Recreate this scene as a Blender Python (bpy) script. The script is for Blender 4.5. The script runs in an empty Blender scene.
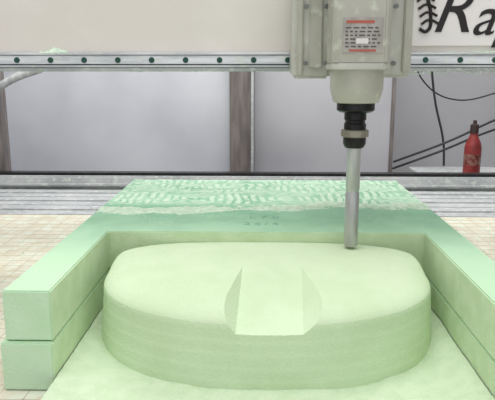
import bpy, bmesh, math, random
from mathutils import Vector, noise, Matrix
random.seed(4)
S=bpy.context.scene
S.view_settings.view_transform='Standard'
COL=S.collection

# ---------------- materials ----------------
def lin(c):
    return tuple(((v/255)/12.92 if v/255<=0.04045 else ((v/255+0.055)/1.055)**2.4) for v in c)+(1,)
def mat(name,c1,c2=None,scale=20,rough=0.6,metal=0.0,bump=0.0,bscale=None,detail=4,lo=.4,hi=.6,stretch=(1,1,1),c3=None,lo3=.55,hi3=.62,scale3=60,spec=None):
    m=bpy.data.materials.new(name); m.use_nodes=True
    nt=m.node_tree; N=nt.nodes; L=nt.links
    b=N['Principled BSDF']; b.inputs['Roughness'].default_value=rough; b.inputs['Metallic'].default_value=metal
    if spec is not None: b.inputs['Specular IOR Level'].default_value=spec
    b.inputs['Base Color'].default_value=lin(c1)
    tc=N.new('ShaderNodeTexCoord'); mp=N.new('ShaderNodeMapping'); mp.inputs['Scale'].default_value=stretch
    L.new(tc.outputs['Object'],mp.inputs[0])
    def ramp(sc,a,bb,det):
        n=N.new('ShaderNodeTexNoise'); n.inputs['Scale'].default_value=sc; n.inputs['Detail'].default_value=det
        L.new(mp.outputs[0],n.inputs['Vector'])
        r=N.new('ShaderNodeMapRange'); r.inputs[1].default_value=a; r.inputs[2].default_value=bb
        L.new(n.outputs['Fac'],r.inputs[0]); return n,r
    col=None
    if c2:
        n,r=ramp(scale,lo,hi,detail)
        mx=N.new('ShaderNodeMix'); mx.data_type='RGBA'
        L.new(r.outputs[0],mx.inputs[0]); mx.inputs[6].default_value=lin(c1); mx.inputs[7].default_value=lin(c2)
        col=mx.outputs[2]
    if c3:
        n,r=ramp(scale3,lo3,hi3,6)
        mx=N.new('ShaderNodeMix'); mx.data_type='RGBA'
        L.new(r.outputs[0],mx.inputs[0]); mx.inputs[7].default_value=lin(c3)
        if col: L.new(col,mx.inputs[6])
        else: mx.inputs[6].default_value=lin(c1)
        col=mx.outputs[2]
    if col: L.new(col,b.inputs['Base Color'])
    if bump:
        n,r=ramp(bscale or scale,0,1,5)
        bp=N.new('ShaderNodeBump'); bp.inputs['Strength'].default_value=bump; bp.inputs['Distance'].default_value=.004
        L.new(r.outputs[0],bp.inputs['Height']); L.new(bp.outputs[0],b.inputs['Normal'])
    return m

M_cut=mat('foam_cut',(211,229,193),(203,223,183),30,.9,bump=.3,bscale=350,spec=.15)
M_mold=mat('foam_mold',(210,228,194),(204,223,186),9,.9,bump=.35,bscale=300,spec=.10)
M_end=mat('foam_end',(206,233,202),(197,228,192),12,.9,bump=.4,bscale=250,spec=.15)
M_dust=mat('foam_dust',(214,230,200),(206,224,191),40,.95,bump=.6,bscale=300,spec=.1)
M_dustw=mat('foam_dust_pale',(216,233,212),(198,220,195),70,.95,bump=.8,bscale=200,spec=.1)
M_alu=mat('aluminium_dusty',(194,196,196),(176,179,180),6,.42,.1,c3=(211,216,209),scale3=45,lo3=.52,hi3=.68)
M_alud=mat('aluminium_slot_dark',(104,108,107),(130,134,130),20,.6,.1)
M_black=mat('blackened_steel',(26,26,26),(40,40,40),40,.35,.5)
M_steel=mat('tool_steel',(200,200,200),(172,172,172),50,.38,.6,stretch=(1,1,.15))
M_ring=mat('ring_steel',(150,144,130),(120,116,104),30,.35,.6)
M_chrome=mat('rail_steel',(230,232,234),(198,202,204),8,.25,.5,stretch=(1,1,8),c3=(220,226,214),scale3=30,lo3=.56,hi3=.64)
M_bolt=mat('rail_bolt',(24,72,58),rough=.4,metal=.2)
M_cream=mat('gantry_paint',(226,221,214),(219,213,205),5,.5)
M_paint=mat('spindle_paint',(186,184,172),(176,174,162),12,.45,c3=(202,206,190),scale3=40,lo3=.58,hi3=.7)
M_paint2=mat('carriage_paint',(198,197,188),(184,183,173),10,.5,c3=(208,212,198),scale3=35,lo3=.56,hi3=.7)
M_sign=mat('sign_white',(238,234,231),(230,225,222),4,.4)
M_ink=mat('sign_ink',(28,20,20),rough=.5)
M_label=mat('label_silver',(180,176,168),(162,158,150),60,.35,.3)
M_red=mat('label_red',(182,96,80),rough=.5)
M_text=mat('label_print',(90,88,84),rough=.6)
M_post=mat('post_grey',(134,126,122),(110,103,101),8,.5,stretch=(4,4,.6))
M_ply=mat('spoilboard',(218,212,192),(209,202,180),9,.7,c3=(221,226,209),scale3=22,lo3=.46,hi3=.66)
M_groove=mat('spoilboard_line',(198,190,166),rough=.8)
M_wall=mat('wall_paint',(190,190,192),(176,176,178),1.2,.7)
M_floor=mat('concrete',(110,108,104),(92,90,88),5,.8,bump=.1)
M_cable=mat('cable_black',(44,44,46),rough=.5)
M_rb=mat('bottle_red',(146,50,46),(122,42,40),20,.45)
M_cap=mat('bottle_cap',(62,44,42),rough=.4)
M_mark=mat('foam_print',(124,170,146),rough=.8)
M_seam=mat('foam_seam',(120,160,124),rough=.8)
M_acr=mat('panel_plastic',(224,226,231),(198,201,208),1.1,.25,spec=.6)
M_acr2=mat('panel_plastic_grey',(192,192,196),(174,174,179),1.2,.3,spec=.5)

def skin():
    m=bpy.data.materials.new('foam_skin'); m.use_nodes=True
    nt=m.node_tree; N=nt.nodes; L=nt.links; b=N['Principled BSDF']; b.inputs['Roughness'].default_value=.9; b.inputs['Specular IOR Level'].default_value=.08
    tc=N.new('ShaderNodeTexCoord')
    sx=N.new('ShaderNodeSeparateXYZ'); L.new(tc.outputs['Object'],sx.inputs[0])
    def noi(sc,det,st=(1,1,1),out='Fac'):
        mp=N.new('ShaderNodeMapping'); mp.inputs['Scale'].default_value=st; L.new(tc.outputs['Object'],mp.inputs[0])
        n=N.new('ShaderNodeTexNoise'); n.inputs['Scale'].default_value=sc; n.inputs['Detail'].default_value=det; L.new(mp.outputs[0],n.inputs[0]); return n.outputs[out]
    def mth(op,a,bv):
        k=N.new('ShaderNodeMath'); k.operation=op
        for i,v in enumerate((a,bv)):
            if v is None: continue
            if isinstance(v,(int,float)): k.inputs[i].default_value=v
            else: L.new(v,k.inputs[i])
        return k.outputs[0]
    def mr(v,a,bb):
        r=N.new('ShaderNodeMapRange'); r.inputs[1].default_value=a; r.inputs[2].default_value=bb; L.new(v,r.inputs[0]); return r.outputs[0]
    def mix(f,a,c):
        mx=N.new('ShaderNodeMix'); mx.data_type='RGBA'; L.new(f,mx.inputs[0])
        for i,v in ((6,a),(7,c)):
            if isinstance(v,tuple): mx.inputs[i].default_value=v
            else: L.new(v,mx.inputs[i])
        return mx.outputs[2]
    base=mix(mr(noi(9,4),.4,.6),lin((142,188,158)),lin((160,203,172)))
    wp=N.new('ShaderNodeVectorMath'); wp.operation='MULTIPLY_ADD'
    L.new(noi(7,2,out='Color'),wp.inputs[0]); wp.inputs[1].default_value=(.05,.05,0); L.new(tc.outputs['Object'],wp.inputs[2])
    vo=N.new('ShaderNodeTexVoronoi'); vo.distance='CHEBYCHEV'; vo.voronoi_dimensions='2D'; vo.inputs['Scale'].default_value=6.5
    mp=N.new('ShaderNodeMapping'); mp.inputs['Scale'].default_value=(.7,1.1,1); L.new(wp.outputs[0],mp.inputs[0]); L.new(mp.outputs[0],vo.inputs['Vector'])
    fr=mth('FRACT',mth('MULTIPLY',vo.outputs['Distance'],10.0),None)
    band=mr(fr,.35,.5)
    brk=mr(noi(30,5),.38,.5)
    ymask=mr(sx.outputs['Y'],1.46,1.50)
    f=mth('MULTIPLY',mth('MULTIPLY',band,brk),ymask)
    f=mth('MULTIPLY',f,.85)
    haze=mth('MULTIPLY',mth('MULTIPLY',mr(noi(14,5,(.5,1.6,1)),.40,.66),ymask),.45)
    c=mix(haze,base,lin((196,222,198)))
    c=mix(f,c,lin((211,230,208)))
    f2=mth('MULTIPLY',mr(noi(150,5),.55,.68),mr(noi(6,3),.42,.62))
    c=mix(mth('MULTIPLY',f2,.6),c,lin((200,224,198)))
    f3=mr(sx.outputs['Y'],1.40,1.0)
    c=mix(mth('MULTIPLY',f3,.85),c,lin((198,228,192)))
    L.new(c,b.inputs['Base Color'])
    bp=N.new('ShaderNodeBump'); bp.inputs['Strength'].default_value=.3; bp.inputs['Distance'].default_value=.0015
    L.new(f,bp.inputs['Height']); L.new(bp.outputs[0],b.inputs['Normal'])
    return m
M_skin=skin()

# ---------------- helpers ----------------
def link(o,parent=None):
    COL.objects.link(o)
    if parent: o.parent=parent
    return o
def empty(name):
    o=bpy.data.objects.new(name,None); COL.objects.link(o); return o
def from_bm(name,bm,mats,parent=None,smooth=False):
    me=bpy.data.meshes.new(name); bm.normal_update(); bm.to_mesh(me); bm.free()
    for m in (mats if isinstance(mats,list) else [mats]): me.materials.append(m)
    if smooth:
        for p in me.polygons: p.use_smooth=True
    return link(bpy.data.objects.new(name,me),parent)
def box(name,x0,x1,y0,y1,z0,z1,m,parent=None,bev=0.002,seg=2):
    bm=bmesh.new(); bmesh.ops.create_cube(bm,size=1)
    for v in bm.verts:
        v.co=Vector(((x0+x1)/2+v.co.x*(x1-x0),(y0+y1)/2+v.co.y*(y1-y0),(z0+z1)/2+v.co.z*(z1-z0)))
    if bev: bmesh.ops.bevel(bm,geom=bm.edges[:],offset=bev,segments=seg,affect='EDGES')
    return from_bm(name,bm,m,parent)
def prism(name,poly,z0,z1,m,parent=None,bev=0.0,axis='z'):
    bm=bmesh.new()
    def P(a,b,c):
        return (a,b,c) if axis=='z' else ((a,c,b) if axis=='y' else (c,a,b))
    vs=[bm.verts.new(P(a,b,z0)) for a,b in poly]; f=bm.faces.new(vs)
    r=bmesh.ops.extrude_face_region(bm,geom=[f])
    d=Vector(P(0,0,z1-z0))
    for v in r['geom']:
        if isinstance(v,bmesh.types.BMVert): v.co+=d
    bmesh.ops.recalc_face_normals(bm,faces=bm.faces)
    if bev: bmesh.ops.bevel(bm,geom=bm.edges[:],offset=bev,segments=2,affect='EDGES')
    return from_bm(name,bm,m,parent)
def lathe(name,cx,cy,prof,m,parent=None,seg=48,smooth=True):
    bm=bmesh.new(); rings=[]
    for r,z in prof:
        rings.append([bm.verts.new((cx+r*math.cos(2*math.pi*i/seg),cy+r*math.sin(2*math.pi*i/seg),z)) for i in range(seg)])
    for a,b in zip(rings,rings[1:]):
        for i in range(seg): bm.faces.new((a[i],a[(i+1)%seg],b[(i+1)%seg],b[i]))
    bm.faces.new(rings[0]); bm.faces.new(rings[-1])
    bmesh.ops.recalc_face_normals(bm,faces=bm.faces)
    o=from_bm(name,bm,m,parent)
    if smooth:
        for p in o.data.polygons: p.use_smooth=len(p.vertices)==4
        md=o.modifiers.new('es','EDGE_SPLIT'); md.split_angle=math.radians(30)
    return o
def tube(name,pts,r,m,parent=None):
    cu=bpy.data.curves.new(name,'CURVE'); cu.dimensions='3D'; cu.bevel_depth=r; cu.bevel_resolution=4
    sp=cu.splines.new('BEZIER'); sp.bezier_points.add(len(pts)-1)
    for p,c in zip(sp.bezier_points,pts): p.co=c; p.handle_left_type=p.handle_right_type='AUTO'
    cu.materials.append(m); return link(bpy.data.objects.new(name,cu),parent)
def field(name,x0,x1,y0,y1,nx,ny,fn,m,parent=None,skip=None):
    bm=bmesh.new(); g=[]
    for j in range(ny+1):
        row=[]
        for i in range(nx+1):
            x=x0+(x1-x0)*i/nx; y=y0+(y1-y0)*j/ny
            row.append(bm.verts.new((x,y,fn(x,y))))
        g.append(row)
    for j in range(ny):
        for i in range(nx):
            q=(g[j][i],g[j][i+1],g[j+1][i+1],g[j+1][i])
            if skip and all(skip(v.co.x,v.co.y) for v in q): continue
            bm.faces.new(q)
    bmesh.ops.delete(bm,geom=[v for v in bm.verts if not v.link_faces],context='VERTS')
    return from_bm(name,bm,m,parent,True)
def text(name,s,size,loc,rot,m,parent=None,shear=0,ext=.0006):
    cu=bpy.data.curves.new(name,'FONT'); cu.body=s; cu.size=size; cu.shear=shear; cu.extrude=ext
    cu.materials.append(m); o=bpy.data.objects.new(name,cu); o.location=loc; o.rotation_euler=rot
    return link(o,parent)
def chips(name,pts,m,parent,r0=.0008,r1=.0026):
    V=[];Fc=[]
    base=[(1,0,0),(-1,0,0),(0,1,0),(0,-1,0),(0,0,1),(0,0,-1)]
    fs=[(0,2,4),(2,1,4),(1,3,4),(3,0,4),(2,0,5),(1,2,5),(3,1,5),(0,3,5)]
    for p in pts:
        r=r0+(r1-r0)*random.random()**2.5; a=random.random()*6; n=len(V); c,s=math.cos(a),math.sin(a)
        for q in base:
            x,y=q[0]*1.4*r,q[1]*.8*r
            V.append((p[0]+x*c-y*s,p[1]+x*s+y*c,p[2]+r*.4+q[2]*.6*r))
        Fc+= [tuple(n+k for k in f) for f in fs]
    me=bpy.data.meshes.new(name); me.from_pydata(V,[],Fc); me.materials.append(m)
    return link(bpy.data.objects.new(name,me),parent)

# ---------------- room ----------------
box('floor',-3,3,-1.5,4.1,-.95,-.85,M_floor,bev=0)
box('wall_back',-3,3,4.0,4.1,-.85,2.6,M_wall,bev=0)
box('wall_left',-3.1,-3,-1.5,4.1,-.85,2.6,M_wall,bev=0)
box('wall_right',3,3.1,-1.5,4.1,-.85,2.6,M_wall,bev=0)

# ---------------- machine table ----------------
T=empty('cnc_machine_table')
box('spoilboard',-1.08,1.08,.35,2.04,-.03,0,M_ply,T)
for i in range(-24,25):
    x=i*.043+.02
    box('board_line_x',x-.0009,x+.0009,.36,2.03,-.001,.0004,M_groove,T,bev=0)
for j in range(38):
    y=.40+j*.043
    box('board_line_y',-1.07,1.07,y-.0010,y+.0010,-.001,.0004,M_groove,T,bev=0)
y=2.06
for w in (.15,.15,.15):
    box('slot_profile',-1.3,1.3,y,y+w*.44,-.05,-.004,M_alu,T,.003)
    box('slot_profile',-1.3,1.3,y+w*.56,y+w,-.05,-.004,M_alu,T,.003)
    box('slot_bed',-1.3,1.3,y+w*.42,y+w*.58,-.05,-.016,M_alud,T,0)
    y+=w+.004
box('rear_beam',-1.5,1.5,2.53,2.62,-.10,.052,M_alu,T,.006)
box('rear_beam_lip',-1.5,1.5,2.518,2.53,.012,.022,M_alu,T,.002)
box('rear_beam_slot',-1.5,1.5,2.524,2.5305,-.008,.004,M_alud,T,0)
box('rear_rail',-1.5,1.5,2.55,2.60,.052,.064,M_black,T,.002)
box('side_beam',-1.28,-1.10,.3,2.53,-.12,-.01,M_alu,T,.006)
box('side_beam',1.10,1.28,.3,2.53,-.12,-.01,M_alu,T,.006)
box('front_beam',-1.28,1.28,.26,.345,-.12,-.01,M_alu,T,.006)
box('under_tray',-1.1,1.1,.345,2.53,-.10,-.05,M_alud,T,.0)
for sx in (-1.2,1.2):
    for yy in (.36,2.45):
        box('leg',sx-.045,sx+.045,yy-.045,yy+.045,-.85,-.12,M_alu,T,.004)
pts=[]
while len(pts)<2600:
    sd=random.choice((-1,1)); x=sd*(.43+abs(random.gauss(0,.16))); y=random.uniform(.5,2.03)
    if abs(x)<1.05: pts.append((x,y,0))
chips('scattered_chips',pts,M_dustw,T)

# ---------------- foam block ----------------
F=empty('foam_block')
poly=[(-.40,.862),(-.325,.862),(-.325,1.216),(.338,1.216),(.338,.62),(.413,.62),(.413,1.83),(-.40,1.83)]
low=[(-.407,.856),(-.325,.856),(-.325,1.216),(.338,1.216),(.338,.62),(.417,.62),(.417,1.833),(-.405,1.833)]
up=prism('upper_layer',poly,.083,.165,[M_cut,M_skin,M_end],F,.0022)
lo=prism('lower_layer',low,.001,.0815,[M_cut,M_skin,M_end],F,.0022)
for o in (up,lo):
    for p in o.data.polygons:
        if p.normal.z>.7: p.material_index=1
        elif p.normal.y<-.8 and p.center.y<1.0: p.material_index=2
box('glue_seam',-.395,-.33,.87,1.8,.08,.085,M_seam,F,0)
box('glue_seam',.343,.408,.64,1.8,.08,.085,M_seam,F,0)
text('print_mark','L 7 0',.034,(-.03,1.335,.1652),(0,0,0),M_mark,F,ext=.0002)
text('print_mark','2 S / 4',.030,(-.04,1.275,.1652),(0,0,0),M_mark,F,ext=.0002)
def fz(x,y):
    n=noise.noise(Vector((x*9,y*14,1)))*.5+noise.noise(Vector((x*40,y*45,3)))*.35+noise.noise(Vector((x*110,y*110,5)))*.3
    c=1.445+.03*math.sin(x*5)+.02*noise.noise(Vector((x*8,0,9)))
    m=math.exp(-((y-c)/.055)**2)
    return .1635+max(-.003,(m*.010+n*.010*(m+.12)-.0052))
field('dust_ridge',-.398,.411,1.30,1.60,260,100,fz,M_dustw,F)
def fz2(x,y):
    n=noise.noise(Vector((x*12,y*12,21)))*.5+noise.noise(Vector((x*50,y*50,3)))*.35
    e=max(0,1-min(1.828-y,abs(x+.398),abs(.411-x))/.04)
    return .1635+max(-.003,(n*.005+e*.005-.0036))
field('dust_edge',-.398,.411,1.60,1.828,240,70,fz2,M_dustw,F)
pts=[(random.uniform(-.395,.408),1.24+.58*random.random()**.6,.165) for _ in range(1300)]
chips('loose_chips',pts,M_dustw,F,.0006,.0022)

# ---------------- carved mold ----------------
cx,cy=0.008,1.08; NA=720
def outline(t):
    c,s=math.cos(t),math.sin(t)
    if s<0:
        n=2.15; a,b=.302,.223
    else:
        n=4.2; a,b=.302,.1345
    r=(abs(c/a)**n+abs(s/b)**n)**(-1/n)
    return r*c,r*s
bm=bmesh.new()
rows=[]
svals=[.06,.14,.22,.30,.38,.46,.54,.58,.62,.65,.69,.73,.77,.80,.83,.86,.885,.91,.93,.945,.96,.97,.98,.988,.994,1.0]
def ztop(x,y,s):
    z=.1485-.014*max(0,(1.20-y)/.33)**1.6-.007*(abs(x)/.31)**2.5
    k=1 if y<cy else max(.3,1-(y-cy)/.12)
    if s>.64:
        q=(s-.64)/.36; z-=.026*k*(1-math.sqrt(max(0,1-(q**1.3)**2)))
    return z
ctr=bm.verts.new((cx,cy,ztop(0,cy,0)))
for s in svals:
    row=[]
    for i in range(NA):
        t=2*math.pi*i/NA; ox,oy=outline(t)
        x,y=cx+ox*s,cy+oy*s
        row.append(bm.verts.new((x,y,ztop(ox*s,y,s))))
    rows.append(row)
K=32
for k in range(1,K+1):
    u=k/K; row=[]
    for i in range(NA):
        t=2*math.pi*i/NA; ox,oy=outline(t)
        st=math.floor(u*5)/5
        e=1+.012*u+.016*st
        rip=.0006*noise.noise(Vector((ox*160,oy*160,u*1.5)))
        if oy>.05: e=1; rip=0
        nrm=Vector((ox,oy)).normalized()
        z0=ztop(ox,cy+oy,1.0); z=z0*(1-u)+.001*u
        row.append(bm.verts.new((cx+ox*e+nrm.x*rip,cy+oy*e+nrm.y*rip,z)))
    rows.append(row)
for i in range(NA): bm.faces.new((ctr,rows[0][i],rows[0][(i+1)%NA]))
for a,b in zip(rows,rows[1:]):
    for i in range(NA): bm.faces.new((a[i],b[i],b[(i+1)%NA],a[(i+1)%NA]))
bot=bm.verts.new((cx,cy,.001))
for i in range(NA): bm.faces.new((bot,rows[-1][(i+1)%NA],rows[-1][i]))
bmesh.ops.recalc_face_normals(bm,faces=bm.faces)
D=from_bm('carved_foam_mold',bm,M_mold,None,True)
bm=bmesh.new()
pts=[(-.035,1.052,.1445),(.072,1.052,.1445),(-.0418,.80,.0850),(.0624,.80,.0850),
     (-.1706,.80,.25),(.270,.80,.25),(-.118,1.052,.25),(.206,1.052,.25)]
for p in pts: bm.verts.new(p)
bmesh.ops.convex_hull(bm,input=bm.verts)
bmesh.ops.recalc_face_normals(bm,faces=bm.faces)
cut=from_bm('cutter',bm,M_mold)
md=D.modifiers.new('b','BOOLEAN'); md.object=cut; md.operation='DIFFERENCE'; md.solver='EXACT'
dg=bpy.context.evaluated_depsgraph_get()
me=bpy.data.meshes.new_from_object(D.evaluated_get(dg))
D.modifiers.clear(); D.data=me
bpy.data.objects.remove(cut)
for p in D.data.polygons: p.use_smooth=True
md=D.modifiers.new('es','EDGE_SPLIT'); md.split_angle=math.radians(16)

# ---------------- dust in the pocket ----------------
def fd(x,y):
    n=noise.noise(Vector((x*10,y*10,7)))*.005+noise.noise(Vector((x*45,y*45,2)))*.0012+noise.noise(Vector((x*120,y*120,2)))*.0006
    wall=math.exp(-((x+.325)/.05)**2)*.016+math.exp(-((x-.338)/.05)**2)*.026
    edge=min(1,max(0,(y-.42)/.08))
    return .0015+max(0,(.006+n+wall)*edge)
PD=field('foam_dust_pile',-.323,.336,.42,.845,220,150,fd,M_dust)
NCOL=18
for i in range(NCOL):
    xa=-.323+.659*i/NCOL; xb=-.323+.659*(i+1)/NCOL
    yt=.845
    for xx in (xa,xb):
        a=abs((xx-cx)/.302)
        yo=1.214 if a>=1 else cy-.223*(1-a**2.15)**(1/2.15)
        yt=max(yt,yo)
    yt=min(1.214,yt+.002)
    if yt>.847: field('settled_dust',xa,xb,.845,yt,12,max(2,int((yt-.845)/.003)),fd,M_dust,F)

# ---------------- gantry ----------------
G=empty('cnc_router_gantry')
box('beam',-1.3,1.3,1.452,1.62,.497,.74,M_cream,G,.004)
box('beam_lower_lip',-1.3,1.3,1.440,1.60,.494,.503,M_alu,G,.002)
box('linear_rail',-1.28,1.28,1.434,1.452,.504,.538,M_chrome,G,.003)
box('rail_groove',-1.28,1.28,1.4325,1.4345,.530,.5325,M_alud,G,0)
box('rail_groove',-1.28,1.28,1.4325,1.4345,.5085,.511,M_black,G,0)
for i in range(-15,16):
    x=-.578+.0795*(i+8)
    bm=bmesh.new(); bmesh.ops.create_cone(bm,cap_ends=True,segments=20,radius1=.0068,radius2=.006,depth=.003,matrix=Matrix.Translation((x,1.4325,.520))@Matrix.Rotation(math.pi/2,4,'X'))
    from_bm('rail_bolt',bm,M_bolt,G)
def blob(name,x0,x1,zt,amp,seed,parent,y0=1.425,y1=1.452,m=M_dustw):
    def f(x,y):
        u=(x-x0)/(x1-x0); v=(y-y0)/(y1-y0)
        e=math.sin(math.pi*u)**.5*math.sin(math.pi*min(1,v*.55+.02))
        return zt-.003+amp*e*(.6+.8*noise.noise(Vector((x*40,y*60,seed)))+.4*noise.noise(Vector((x*150,y*150,seed))))
    return field(name,x0,x1,y0,y1,max(10,int((x1-x0)/.003)),12,f,m,parent)
blob('rail_dust',-.53,-.46,.538,.018,1,G,1.434)
blob('rail_dust',.33,.9,.538,.006,4,G,1.434)
pts=[]
for i in range(700):
    x=random.uniform(-1.0,1.0)
    if x<.3 and random.random()<.7: continue
    pts.append((x,random.uniform(1.436,1.46),.4935-random.random()**2*(.002 if x<.3 else .007)))
chips('clinging_dust',pts,M_dustw,G,.0010,.0036)
for sx in (-1,1):
    prism('gantry_upright',[(1.30,-.012),(1.72,-.012),(1.66,.74),(1.42,.74)],sx*1.19-.035,sx*1.19+.035,M_cream,G,.004,axis='x')
box('name_sign',.30,1.05,1.4485,1.4525,.552,.735,M_sign,G,.001)
text('sign_lettering','R',.150,(.385,1.4475,.583),(math.pi/2,0,0),M_ink,G,.35,.0006)
text('sign_lettering','apid',.125,(.478,1.4475,.577),(math.pi/2,0,0),M_ink,G,.35)
for a in range(6):
    x=.352-.004*a; z=.60+.017*a
    tube('sign_flourish',[(x+.012,1.447,z),(x+.03,1.447,z+.010),(x+.052,1.447,z+.002)],.003,M_ink,G)
tube('sign_flourish',[(.375,1.447,.66),(.385,1.447,.62),(.378,1.447,.585),(.36,1.447,.59)],.004,M_ink,G)

# ---------------- spindle carriage ----------------
SP=empty('router_spindle')
tx,ty=.178,1.165
box('carriage_plate',.062,.310,1.345,1.432,.484,.80,M_paint2,SP,.006)
box('carriage_left_column',.062,.136,1.25,1.35,.480,.80,M_paint2,SP,.006)
box('carriage_left_edge',.068,.080,1.243,1.252,.486,.80,M_paint,SP,.002)
box('carriage_left_inset',.092,.120,1.244,1.252,.50,.80,M_paint,SP,.003)
box('carriage_right_column',.234,.300,1.25,1.35,.482,.80,M_paint2,SP,.006)
box('carriage_right_edge',.280,.296,1.243,1.252,.492,.80,M_paint,SP,.002)
for z in (.51,.62,.72):
    for x in (.086,.126,.262):
        bm=bmesh.new(); bmesh.ops.create_cone(bm,cap_ends=True,segments=6,radius1=.005,radius2=.005,depth=.006,matrix=Matrix.Translation((x,1.2415,z))@Matrix.Rotation(math.pi/2,4,'X'))
        from_bm('hex_screw',bm,M_alud,SP)
def oct(h,c): return [(tx-h,ty-h+c),(tx-h+c,ty-h),(tx+h-c,ty-h),(tx+h,ty-h+c),(tx+h,ty+h),(tx-h,ty+h)]
prism('motor_housing',oct(.052,.010),.507,.80,M_paint,SP,.003)
prism('housing_flange',oct(.054,.014),.497,.509,M_paint2,SP,.002)
for dx in (-.0545,.0505):
    for kx in range(3):
        box('cooling_fin',tx+dx,tx+dx+.004,ty-.03+kx*.022,ty-.02+kx*.022,.515,.80,M_paint,SP,.001)
box('housing_mount',tx-.035,tx+.035,ty+.05,1.35,.50,.80,M_paint,SP,.003)
lathe('spindle_nose_housing',tx,ty,[(.050,.500),(.050,.462),(.047,.450),(.043,.437),(.030,.434)],M_paint,SP,40)
lathe('spindle_collar',tx,ty,[(.036,.440),(.036,.422),(.030,.418),(.022,.417)],M_black,SP)
lathe('spindle_shaft',tx,ty,[(.021,.42),(.021,.404),(.019,.402),(.019,.398),(.021,.396),(.021,.384)],M_black,SP)
lathe('collet_ring',tx,ty,[(.020,.386),(.0265,.384),(.0265,.372),(.020,.369)],M_ring,SP)
lathe('collet_nut',tx,ty,[(.022,.371),(.022,.358),(.018,.350),(.012,.349)],M_black,SP,24)
lathe('end_mill',tx,ty,[(.0135,.352),(.0135,.268),(.0125,.266),(.0125,.262),(.0138,.259),(.0138,.155),(.0130,.1525),(.003,.151)],M_steel,SP,40)
yp=ty-.052
box('rating_plate',tx-.036,tx+.036,yp-.0012,yp+.001,.527,.588,M_label,SP,.0004)
box('plate_band',tx-.030,tx+.020,yp-.0018,yp-.001,.578,.583,M_red,SP,0)
box('plate_band',tx-.024,tx+.024,yp-.0018,yp-.001,.529,.533,M_red,SP,0)
for r in range(6):
    z=.571-r*.0065; x=tx-.031
    while x<tx+.027:
        w=random.uniform(.004,.011); box('plate_print',x,min(x+w,tx+.031),yp-.0018,yp-.001,z-.002,z+.0006,M_text,SP,0); x+=w+.0035
box('plate_window',tx-.012,tx+.010,yp-.0022,yp-.001,.543,.552,M_sign,SP,0)

# ---------------- background ----------------
E=empty('plastic_enclosure_panel')
box('sheet',-1.5,-.175,3.22,3.232,-.75,1.5,M_acr,E,.002)
box('sheet_frame',-1.52,-1.46,3.20,3.26,-.85,1.5,M_alu,E,.003)
box('sheet_foot',-1.5,-.175,3.19,3.25,-.85,-.75,M_alud,E,.003)
E2=empty('plastic_enclosure_panel.001')
box('sheet',-.045,.70,3.25,3.262,-.75,1.5,M_acr2,E2,.002)
box('sheet_foot',-.045,.70,3.22,3.28,-.85,-.75,M_alud,E2,.003)
box('edge_trim',.685,.705,3.24,3.27,-.75,1.5,M_post,E2,.003)
P=empty('steel_post')
box('post_body',-.172,-.052,3.16,3.24,-.85,1.5,M_post,P,.006)
box('post_flange',-.060,-.046,3.13,3.17,-.85,1.5,M_alu,P,.002)
box('post_base_plate',-.22,0.0,3.10,3.28,-.85,-.835,M_alud,P,.003)
Q=empty('machine_side_frame')
box('upright',-1.26,-1.185,2.70,2.78,-.85,1.3,M_post,Q,.004)
tube('brace',[(-1.22,2.69,.40),(-1.1,2.69,.465),(-.95,2.69,.52),(-.80,2.69,.62)],.018,M_alu,Q)
box('foot',-1.3,-1.14,2.6,2.88,-.85,-.83,M_alud,Q,.002)
Q2=empty('machine_side_frame.001')
box('upright',1.12,1.24,2.72,2.80,-.85,1.3,M_post,Q2,.004)
box('foot',1.08,1.3,2.62,2.9,-.85,-.83,M_alud,Q2,.002)
H=empty('storage_shelf')
box('board',.78,1.6,2.86,3.2,-.03,-.005,M_alu,H,.003)
for xx in (.80,1.56):
    for yy in (2.88,3.16): box('leg',xx,xx+.03,yy,yy+.03,-.85,-.03,M_post,H,.002)
B=empty('red_bottle')
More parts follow.
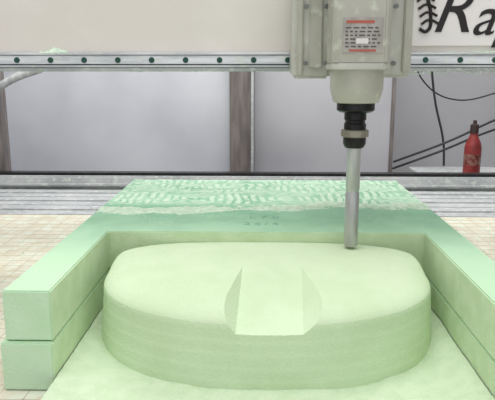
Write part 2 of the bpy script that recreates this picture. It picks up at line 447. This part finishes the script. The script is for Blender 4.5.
lathe('bottle_body',1.03,2.95,[(.036,-.005),(.040,.0),(.040,.13),(.036,.15),(.020,.185),(.018,.20)],M_rb,B)
lathe('bottle_label',1.03,2.95,[(.0405,.045),(.0405,.10)],mat('bottle_label_mat',(110,46,42),(150,110,100),60,.4),B)
lathe('bottle_cap',1.03,2.95,[(.020,.20),(.020,.24),(.010,.245),(.008,.262)],M_cap,B)
C=empty('cable_bundle')
tube('cable_1',[(.70,3.2,.02),(.95,3.1,.14),(1.2,3.1,.26),(1.6,3.1,.42)],.006,M_cable,C)
tube('cable_2',[(.70,3.22,-.02),(.92,3.15,.08),(1.18,3.15,.19),(1.6,3.15,.32)],.006,M_cable,C)
tube('cable_3',[(.86,3.2,.60),(.90,3.2,.35),(.96,3.2,.12),(.97,3.2,-.0)],.006,M_cable,C)
tube('cable_4',[(.78,3.24,.60),(.84,3.24,.45),(1.0,3.24,.35),(1.3,3.24,.40)],.004,M_cable,C)

# ---------------- lights ----------------
def area(name,loc,rot,sx,sy,e,c=(1,1,1)):
    l=bpy.data.lights.new(name,'AREA'); l.shape='RECTANGLE'; l.size=sx; l.size_y=sy; l.energy=e; l.color=c
    o=bpy.data.objects.new(name,l); o.location=loc; o.rotation_euler=rot; link(o); return o
area('ceiling_light',(-.3,.7,2.5),(0,0,0),2.0,1.0,30,(1,.985,.97))
area('ceiling_light.001',(.4,2.5,2.6),(math.radians(-20),0,0),3.0,1.0,40,(1,.99,.98))
area('panel_fill_light',(0,2.4,2.2),(math.radians(55),0,0),3.0,.5,30,(1,.99,.98))  # added fill lamp aimed at the rear panels to brighten the background
w=bpy.data.worlds.new('World'); S.world=w; w.use_nodes=True
w.node_tree.nodes['Background'].inputs[0].default_value=(.97,.97,1,1); w.node_tree.nodes['Background'].inputs[1].default_value=.80

# ---------------- camera ----------------
c=bpy.data.cameras.new('camera'); c.sensor_width=36; c.lens=600/495*36; c.clip_start=.02
co=bpy.data.objects.new('camera',c); co.location=(0,0,.495)
co.rotation_euler=(math.radians(90-12.13),0,math.radians(1.43)); link(co); S.camera=co
